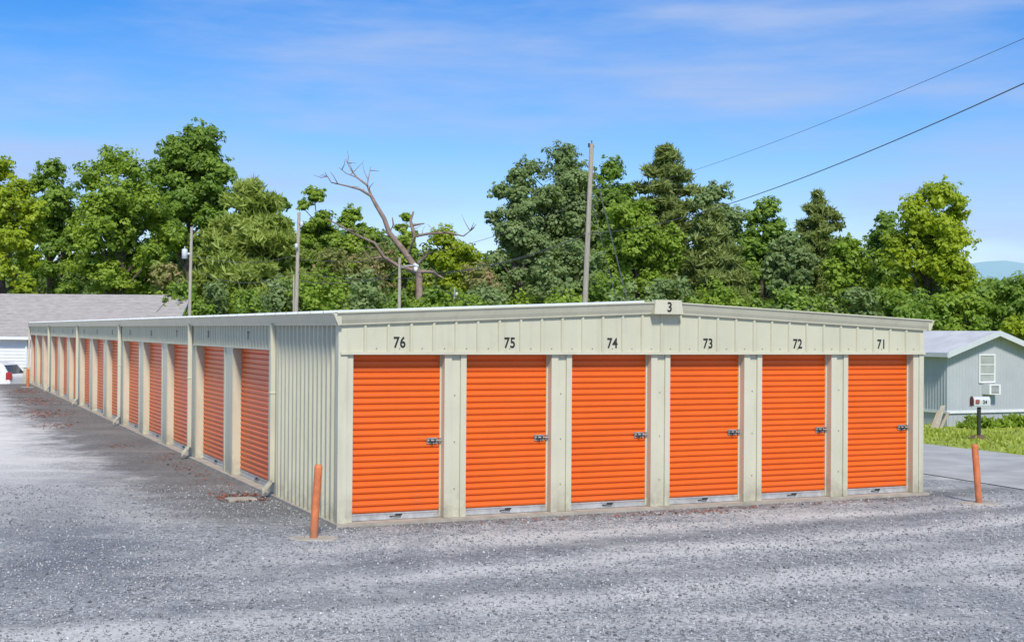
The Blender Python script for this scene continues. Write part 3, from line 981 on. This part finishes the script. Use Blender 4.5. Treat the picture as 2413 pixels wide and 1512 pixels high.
def lampset(parent, q, kind):
    w = MB()
    x, y, z = q
    if kind == 'lamp':
        w.tube([(x, y, z), (x+0.3, y-0.1, z+0.12), (x+0.62, y-0.2, z+0.1)], 0.022, 8, 0)
        w.tube([(x+0.55, y-0.2, z+0.12), (x+0.62, y-0.2, z+0.15), (x+0.76, y-0.2, z+0.08), (x+0.8, y-0.2, z+0.04)], [0.04, 0.09, 0.08, 0.03], 12, 0)
        w.tube([(x+0.68, y-0.2, z+0.04), (x+0.68, y-0.2, z-0.10), (x+0.68, y-0.2, z-0.15)], [0.09, 0.08, 0.03], 12, 1)
    elif kind == 'can':
        w.tube([(x-0.25, y, z-0.22), (x-0.25, y, z+0.2), (x-0.25, y, z+0.24)], [0.13, 0.13, 0.07], 14, 0)
        w.box(x-0.12, x, y-0.05, y+0.05, z-0.05, z+0.05, 0)
        w.tube([(x-0.25, y, z+0.24), (x-0.25, y, z+0.34)], 0.025, 6, 0)
    else:
        w.tube([(x, y, z), (x+0.12, y-0.1, z+0.05)], 0.02, 6, 0)
        w.tube([(x+0.14, y-0.1, z+0.08), (x+0.14, y-0.1, z-0.08), (x+0.14, y-0.1, z-0.14)], [0.05, 0.085, 0.04], 12, 0)
    w.build('fitting_'+kind, [M_lgrey, M_white], parent, smooth=True)

e1, t1 = pole(446, 740, 449, 535, 62, 0.078); lampset(e1, survey(446, 598, 62), 'can')
e2, t2 = pole(697, 735, 702, 500, 60, 0.088); lampset(e2, survey(702, 526, 59.9), 'small')
lampset(e2, survey(690, 578, 59.9), 'small')
e2b, _ = pole(691, 735, 691, 648, 60, 0.045, 'service_pole')
e3, t3 = pole(940, 725, 940, 606, 58, 0.078, 'street_lamp'); lampset(e3, survey(942, 632, 57.9), 'lamp')
e4, t4 = pole(1069, 722, 1070, 676, 66, 0.05, 'street_lamp'); lampset(e4, survey(1069, 692, 66), 'small')

def wire(w, a, c, sag, r=0.016, n=24):
    a = np.array(a); c = np.array(c)
    pts = []
    for k in range(n+1):
        t = k/n
        p = a*(1-t)+c*t; p[2] -= sag*4*t*(1-t)
        pts.append(p)
    w.tube(pts, r, 5)
w = MB()
P = lambda b, e, D: np.array(survey(b, e, D))
a = P(1383, 550, 50)
wire(w, a, P(2700, 60, 15.5), 0.55, 0.0095, 40)
wire(w, P(1387, 465, 50), P(2700, -40, 15.5), 0.35, 0.0045, 40)
wire(w, a, P(940, 640, 58), 0.5, 0.014)
wire(w, a, P(697, 640, 60), 0.9, 0.010)
wire(w, P(1387, 465, 50), P(700, 610, 60), 0.9, 0.009)
wire(w, P(700, 600, 60), P(447, 600, 62), 0.35, 0.011)
wire(w, P(697, 640, 60), P(446, 630, 62), 0.6, 0.011)
wire(w, P(940, 640, 58), P(697, 660, 60), 0.3, 0.011)
wire(w, P(940, 620, 58), P(1120, 720, 50), 0.1, 0.012)
wire(w, P(446, 605, 62), P(368, 735, 64), 0.25, 0.012)
wire(w, P(697, 690, 60), P(520, 600, 70), 0.2, 0.01)
wire(w, P(1396, 395, 50), P(1490, 755, 46), 0.0, 0.02, 4)
wire(w, P(1394, 480, 50), P(1462, 745, 48), 0.05, 0.014, 4)
w.build('power_lines', M_wire)

# ================================================================== WHITE HOUSE (left, far)
x0 = -16.9; yf = 65.6; gz = -0.8
hs = empty('white_house', (0, 0, 0))
xl = -40.0
b = MB()
ez = 2.15; rz = 4.18; depth = 3.6
n = int((ez-gz)/0.16)
prof = []
for k in range(n):
    prof += [(gz+k*0.16, 0.022), (gz+(k+1)*0.16-0.004, 0.0)]
b.sheet([(xl, yf-d, z) for z, d in prof], [(x0, yf-d, z) for z, d in prof])
b.face([(x0-0.01, yf, gz), (x0-0.01, yf+2*depth, gz), (x0-0.01, yf+2*depth, ez), (x0-0.01, yf+depth, rz-0.08), (x0-0.01, yf, ez)])
b.face([(xl, yf+2*depth, gz), (x0, yf+2*depth, gz), (x0, yf+2*depth, ez), (xl, yf+2*depth, ez)])
b.face([(xl, yf, gz), (xl, yf+2*depth, gz), (xl, yf+2*depth, ez), (xl, yf+depth, rz-0.08), (xl, yf, ez)])
b.build('walls', M_white, hs)
b = MB()
for sg in (-1, 1):
    y_e = yf+depth+sg*(depth+0.4); z_e = ez-0.16
    m = 14
    pr = []
    for k in range(m):
        t0, t1_ = k/m, (k+1)/m
        pr += [(y_e+(yf+depth-y_e)*t0, z_e+(rz-z_e)*t0+0.02), (y_e+(yf+depth-y_e)*t1_, z_e+(rz-z_e)*t1_)]
    b.sheet([(xl-0.3, y, z) for y, z in pr], [(x0+0.3, y, z) for y, z in pr])
b.build('roof', M_shingle, hs)
b = MB()
b.box(xl-0.3, x0+0.3, yf-0.42, yf-0.39, ez-0.30, ez-0.15)
b.prism([(yf-0.4, ez-0.30), (yf-0.4, ez-0.15), (yf+depth, rz-0.01), (yf+depth, rz-0.16)], lambda p: (x0+0.28, p[0], p[1]), lambda p: (x0+0.31, p[0], p[1]))
b.box(-30.2, -28.6, yf-0.06, yf-0.03, 0.1, 1.5)
b.box(-23.75-0.04, -23.75+0.04, yf-0.1, yf-0.03, gz, ez-0.2)
b.build('trim', M_white, hs)
b = MB()
b.box(-30.1, -28.7, yf-0.075, yf-0.06, 0.2, 1.4)
b.box(-27.2, -26.3, yf-0.075, yf-0.03, gz, 1.3)
b.build('window_and_door', M_glass, hs)

# utility cabinet beside the storage building end
b = MB(); ux, uy = xy(0.03, 46.7)
b.box(ux-0.2, ux+0.2, uy-0.2, uy+0.2, -0.5, 0.66); b.box(ux-0.23, ux+0.23, uy-0.23, uy+0.23, 0.66, 0.70)
b.build('utility_box', M_trim, None, bevel=0.02)

# ================================================================== CAR (white SUV, rear seen at left edge)
car = empty('parked_car', (-24.9, 62.0, float(ground_z(-24.9, 62.0))), math.radians(-6))
side = [(-2.15, 0.42), (-2.2, 0.75), (-2.05, 0.98), (-1.1, 1.10), (-0.35, 1.55), (0.2, 1.66), (1.3, 1.66), (1.75, 1.58), (2.08, 1.12), (2.2, 0.98), (2.22, 0.5), (2.1, 0.33), (-2.0, 0.33)]
b = MB()
def cs(p, s):
    x, z = p
    t = max(0, (z-1.0)/0.66)
    return (x, s*(0.90-0.17*t), z)
b.prism(side, lambda p: cs(p, -1), lambda p: cs(p, 1))
b.build('body', M_carpaint, car, bevel=0.06)
b = MB()
def win(pts, m=0):
    for s in (-1, 1):
        b.face([(x, s*(0.905-0.17*max(0, (z-1.0)/0.66)+0.004), z) for x, z in pts], m)
win([(-0.95, 1.12), (-0.32, 1.50), (0.15, 1.57), (0.15, 1.10)])
win([(0.22, 1.10), (0.22, 1.575), (0.98, 1.575), (1.05, 1.10)])
win([(1.13, 1.12), (1.06, 1.57), (1.45, 1.56), (1.72, 1.20)])
b.face([(1.785, -0.62, 1.53), (1.785, 0.62, 1.53), (2.09, 0.72, 1.14), (2.09, -0.72, 1.14)])
b.face([(-0.40, -0.66, 1.53), (-0.40, 0.66, 1.53), (-1.13, 0.76, 1.11), (-1.13, -0.76, 1.11)])
b.build('windows', M_glass, car)
b = MB()
for s in (-1, 1):
    b.box(2.0, 2.235, s*0.80-0.09, s*0.80+0.09, 0.85, 1.20)
b.build('tail_lights', M_red, car, bevel=0.02)
b = MB()
b.box(1.9, 2.28, -0.86, 0.86, 0.30, 0.56); b.box(-2.26, -1.9, -0.86, 0.86, 0.30, 0.5)
b.box(-1.0, 1.0, -0.915, 0.915, 0.28, 0.38)
b.build('bumpers', M_dark, car, bevel=0.03)
for i, wx in enumerate((-1.35, 1.32)):
    for s in (-1, 1):
        b = MB()
        b.tube([(wx, s*0.72, 0.34), (wx, s*0.93, 0.34)], 0.34, 24, 0)
        b.tube([(wx, s*0.90, 0.34), (wx, s*0.94, 0.34)], 0.21, 16, 1)
        b.build('wheel_%d%s' % (i, 'a' if s < 0 else 'b'), [M_rubber, M_rail], car)

# ================================================================== MOBILE HOME (right)
mx, my = 0.3251*45, 45.0
mh = empty('mobile_home', (mx, my, 0), ANG)
g = -0.68; fl = -0.17; ez = 1.85; pk = 2.50; wd = 4.0; ln = 16.0
b = MB()
pr = []
s = 0
while s < wd-0.001:
    pr += [(s, 0.0), (s+0.1, 0.0), (s+0.11, 0.012), (s+0.13, 0.012)]
    s += 0.14
pr.append((wd, 0.0))
def mg(x): return ez + (pk-ez)*(1-abs(x-wd/2)/(wd/2))
b.sheet([(min(s, wd), -d, fl) for s, d in pr], [(min(s, wd), -d, mg(min(s, wd))) for s, d in pr])
pr2 = []
s = 0
while s < ln:
    pr2 += [(s, 0.0), (s+0.1, 0.0), (s+0.11, 0.012), (s+0.13, 0.012)]
    s += 0.14
b.sheet([(-d, s, fl) for s, d in pr2], [(-d, s, ez) for s, d in pr2])
b.sheet([(wd+d, s, fl) for s, d in pr2], [(wd+d, s, ez) for s, d in pr2])
b.build('walls', M_homewall, mh)
b = MB()
b.box(0.03, wd-0.03, 0.03, ln-0.1, g-0.3, fl-0.04)
for s in np.arange(0.1, wd, 0.2):
    b.box(s-0.012, s+0.012, 0.015, 0.03, g-0.3, fl-0.04)
b.build('skirting', M_homewall, mh)
b = MB()
b.box(-0.03, wd+0.03, -0.03, 0.0, fl-0.045, fl+0.045)
b.box(-0.03, -0.003, 0.0, ln, fl-0.045, fl+0.045)
b.build('floor_band', M_white, mh)
b = MB()
oh = 0.32
for sg in (0, 1):
    f = (lambda x: x) if sg == 0 else (lambda x: wd-x)
    b.prism([(-0.25, ez-0.08), (-0.25, ez-0.02), (wd/2, pk+0.07), (wd/2, pk+0.01)],
            lambda p: (f(p[0]), -oh, p[1]), lambda p: (f(p[0]), ln+0.1, p[1]))
b.build('roof', M_homeroof, mh)
b = MB()
for sg in (0, 1):
    f = (lambda x: x) if sg == 0 else (lambda x: wd-x)
    b.prism([(-0.27, ez-0.20), (-0.27, ez+0.0), (wd/2, pk+0.085), (wd/2, pk-0.10)],
            lambda p: (f(p[0]), -oh-0.03, p[1]), lambda p: (f(p[0]), -oh-0.002, p[1]))
b.box(-0.29, -0.255, -oh, ln, ez-0.17, ez-0.03)
b.build('barge_boards', M_lgrey, mh)
b = MB()
wu0, wu1, wz0, wz1 = 1.36, 2.08, 0.80, 1.78
b.box(wu0, wu1, -0.05, -0.016, wz1-0.05, wz1); b.box(wu0, wu1, -0.05, -0.016, wz0, wz0+0.05)
b.box(wu0, wu0+0.05, -0.05, -0.016, wz0+0.05, wz1-0.05); b.box(wu1-0.05, wu1, -0.05, -0.016, wz0+0.05, wz1-0.05)
for z in (1.10, 1.42): b.box(wu0+0.05, wu1-0.05, -0.045, -0.02, z-0.015, z+0.015)
b.build('window_frame', M_white, mh)
b = MB(); b.box(wu0+0.05, wu1-0.05, -0.03, -0.018, wz0+0.05, wz1-0.05); b.build('window_pane', M_curtain, mh)
b = MB(); b.box(1.52, 2.02, -0.36, -0.016, 0.42, 0.76, 0)
for z in np.arange(0.46, 0.74, 0.04): b.box(1.60, 1.94, -0.366, -0.36, z, z+0.018, 1)
b.build('air_conditioner', [M_white, M_dark], mh, bevel=0.0)

# leaning boards near the corner of the mobile home
e = empty('leaning_boards', (*xy(25.6, 18.3), 0))
b = MB()
for k, (dx, ln_, wd_) in enumerate(((0, 0.62, 0.12), (0.14, 0.78, 0.16), (0.34, 0.55, 0.10))):
    b.prism([(0, 0), (wd_, 0), (wd_+0.3, ln_), (0.3, ln_)], lambda p: (dx+p[0], p[1]*0.3+k*0.06, -0.64+p[1]*0.95), lambda p: (dx+p[0], p[1]*0.3+0.03+k*0.06, -0.64+p[1]*0.95), k % 2)
b.build('boards', [mat('plywood', (0.36, 0.29, 0.22), 0.8), M_wood], e)

# mailbox
mbx, mby = 0.349*32, 32.0
mz = float(ground_z(mbx, mby))
e = empty('mailbox', (mbx, mby, mz), 0.1)
b = MB(); b.box(-0.035, 0.035, -0.035, 0.035, -0.1, 0.80); b.build('post', M_dark, e)
b = MB()
pr = [(-0.1, 0)] + [(-0.1, 0.1)] + [(0.1*math.cos(a), 0.12+0.1*math.sin(a)) for a in np.linspace(math.pi, 0, 9)] + [(0.1, 0)]
b.prism(pr, lambda p: (-0.17, p[0], 0.80+p[1]), lambda p: (0.24, p[0], 0.80+p[1]))
b.box(-0.2, 0.26, -0.09, 0.09, 0.775, 0.80)
b.build('box', M_lgrey, e, smooth=False)
b = MB(); b.prism([(q[0]*1.06, q[1]*1.04) for q in pr], lambda p: (-0.185, p[0], 0.80+p[1]), lambda p: (-0.17, p[0], 0.80+p[1]))
b.box(-0.13, -0.04, -0.125, -0.102, 0.86, 0.95)
b.build('door_and_flag', M_grime, e)
text('24', 0.12, (0.10, -0.106, 0.89), (math.pi/2, 0, 0), e, 'house_number')
b = MB()
b.prism([(0.35*math.cos(t)*(0.8+0.3*random.random()), 0.3*math.sin(t)*(0.8+0.3*random.random())) for t in np.linspace(0, 5.9, 14)],
        lambda p: (mbx+p[0], mby+p[1], mz-0.05), lambda p: (mbx+p[0]*0.4, mby+p[1]*0.4, mz+0.1))
b.build('mulch', mat('mulch', (0.13, 0.08, 0.05), 0.95, var=0.4, scale=20, bump=0.8))
def plants(u0, u1, v, k, seed):
    r = np.random.default_rng(seed)
    n = 420
    u = u0+(u1-u0)*r.random(n); vv = v + r.normal(0, 0.2, n)
    x = CX+u*UF[0]+vv*US[0]; y = CY+u*UF[1]+vv*US[1]
    c = np.stack([x, y, ground_z(x, y)+0.05+0.34*r.random(n)*np.abs(np.sin(u*3+seed))], -1)
    d = rdir(n, r); d[:, 2] = abs(d[:, 2])+0.3
    nn = rdir(n, r)
    V = leafquads(c, nn, 0.09+0.1*r.random(n), 0.3, r, axis=d)
    fast_mesh('garden_plant', V, np.arange(4*n).reshape(n, 4), [FOL['fresh']], tone=np.repeat(np.clip(r.normal(0.5, 0.25, n), 0, 1), 4))
plants(26.8, 28.1, 18.1, 0, 1)
plants(28.4, 29.6, 18.2, 0, 2)
plants(30.0, 31.0, 18.2, 0, 3)

# ================================================================== HILLS
b = MB()
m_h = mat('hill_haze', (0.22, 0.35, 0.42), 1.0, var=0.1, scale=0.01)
A = []; B = []
for xx in np.linspace(200, 1500, 60):
    t = (xx-200)/1300
    hgt = 88*math.sin(math.pi*min(1, t*1.15+0.05))**0.5 if t*1.15+0.05 < 1 else 0
    hgt = max(0.0, hgt + 2.5*math.sin(xx*0.05)+1.5*math.sin(xx*0.13))
    A.append((xx, 1400, -5)); B.append((xx, 1500, hgt*1.0))
C = [(p[0], 1750, -5) for p in B]
b.sheet(A, B); b.sheet(B, C)
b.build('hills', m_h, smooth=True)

# ================================================================== WORLD / LIGHT / CAMERA
SUN_EL = math.radians(46); SUN_AZ = math.radians(171)
w = bpy.data.worlds.new('World'); scene.world = w; w.use_nodes = True
nt = w.node_tree; nt.nodes.clear()
out = N(nt, 'ShaderNodeOutputWorld'); bg = N(nt, 'ShaderNodeBackground')
sky = N(nt, 'ShaderNodeTexSky'); sky.sky_type = 'NISHITA'; sky.sun_disc = False
sky.sun_elevation = SUN_EL; sky.sun_rotation = SUN_AZ
sky.air_density = 1.0; sky.dust_density = 0.3; sky.ozone_density = 2.0
tc = N(nt, 'ShaderNodeTexCoord')
sepd = N(nt, 'ShaderNodeSeparateXYZ'); nt.links.new(tc.outputs['Generated'], sepd.inputs[0])
tint = N(nt, 'ShaderNodeValToRGB')
te = tint.color_ramp.elements
te[0].position = 0.0; te[0].color = (0.78, 0.79, 1.0, 1)
te[1].position = 1.0; te[1].color = (0.82, 0.92, 1.0, 1)
for pz, c in ((0.07, (0.68, 0.76, 1.0)), (0.14, (0.42, 0.68, 1.0)), (0.25, (0.16, 0.55, 1.0)), (0.5, (0.5, 0.75, 1.0))):
    q = te.new(pz); q.color = (*c, 1)
nt.links.new(sepd.outputs[2], tint.inputs[0])
skyc = mixc(nt, 1.0, sky.outputs[0], tint.outputs[0], 'MULTIPLY')
mp = N(nt, 'ShaderNodeMapping'); nt.links.new(tc.outputs['Generated'], mp.inputs[0])
mp.inputs['Rotation'].default_value = (0, math.radians(-5), 0); mp.inputs['Scale'].default_value = (2.4, 2.4, 13)
mp.inputs['Location'].default_value = (1.2, 0, 0.35)
n1 = noise(nt, mp.outputs[0], 1.0, 6, 0.55)
mp2 = N(nt, 'ShaderNodeMapping'); nt.links.new(tc.outputs['Generated'], mp2.inputs[0])
mp2.inputs['Rotation'].default_value = (0, math.radians(-9), 0); mp2.inputs['Scale'].default_value = (5.0, 5.0, 45)
n2 = noise(nt, mp2.outputs[0], 1.0, 8, 0.6)
cl = maprange(nt, n1, 0.42, 0.66, 0, 0.75, True)
c2 = maprange(nt, n2, 0.30, 0.72, 0.35, 1.15)
cl = math_n(nt, 'MULTIPLY', cl, c2, clamp=True)
col = mixc(nt, cl, skyc, (3.0, 3.85, 5.8))
nt.links.new(col, bg.inputs[0]); bg.inputs[1].default_value = 0.15
nt.links.new(bg.outputs[0], out.inputs[0])

sd = bpy.data.lights.new('sun', 'SUN'); sd.energy = 4.1; sd.angle = math.radians(8); sd.color = (1.0, 0.945, 0.85)
so = bpy.data.objects.new('sun', sd); scene.collection.objects.link(so)
dirv = Vector((math.sin(SUN_AZ)*math.cos(SUN_EL), math.cos(SUN_AZ)*math.cos(SUN_EL), math.sin(SUN_EL)))
so.rotation_euler = dirv.to_track_quat('Z', 'Y').to_euler()

cd = bpy.data.cameras.new('camera'); cam = bpy.data.objects.new('camera', cd)
scene.collection.objects.link(cam); scene.camera = cam
cd.sensor_width = 36; cd.lens = 36*F/2413; cd.clip_end = 6000
cam.matrix_world = Matrix.Translation((0, 0, CAM_H)) @ Matrix.Rotation(math.radians(90+0.447), 4, 'X') @ Matrix.Rotation(math.radians(0.43), 4, 'Z')
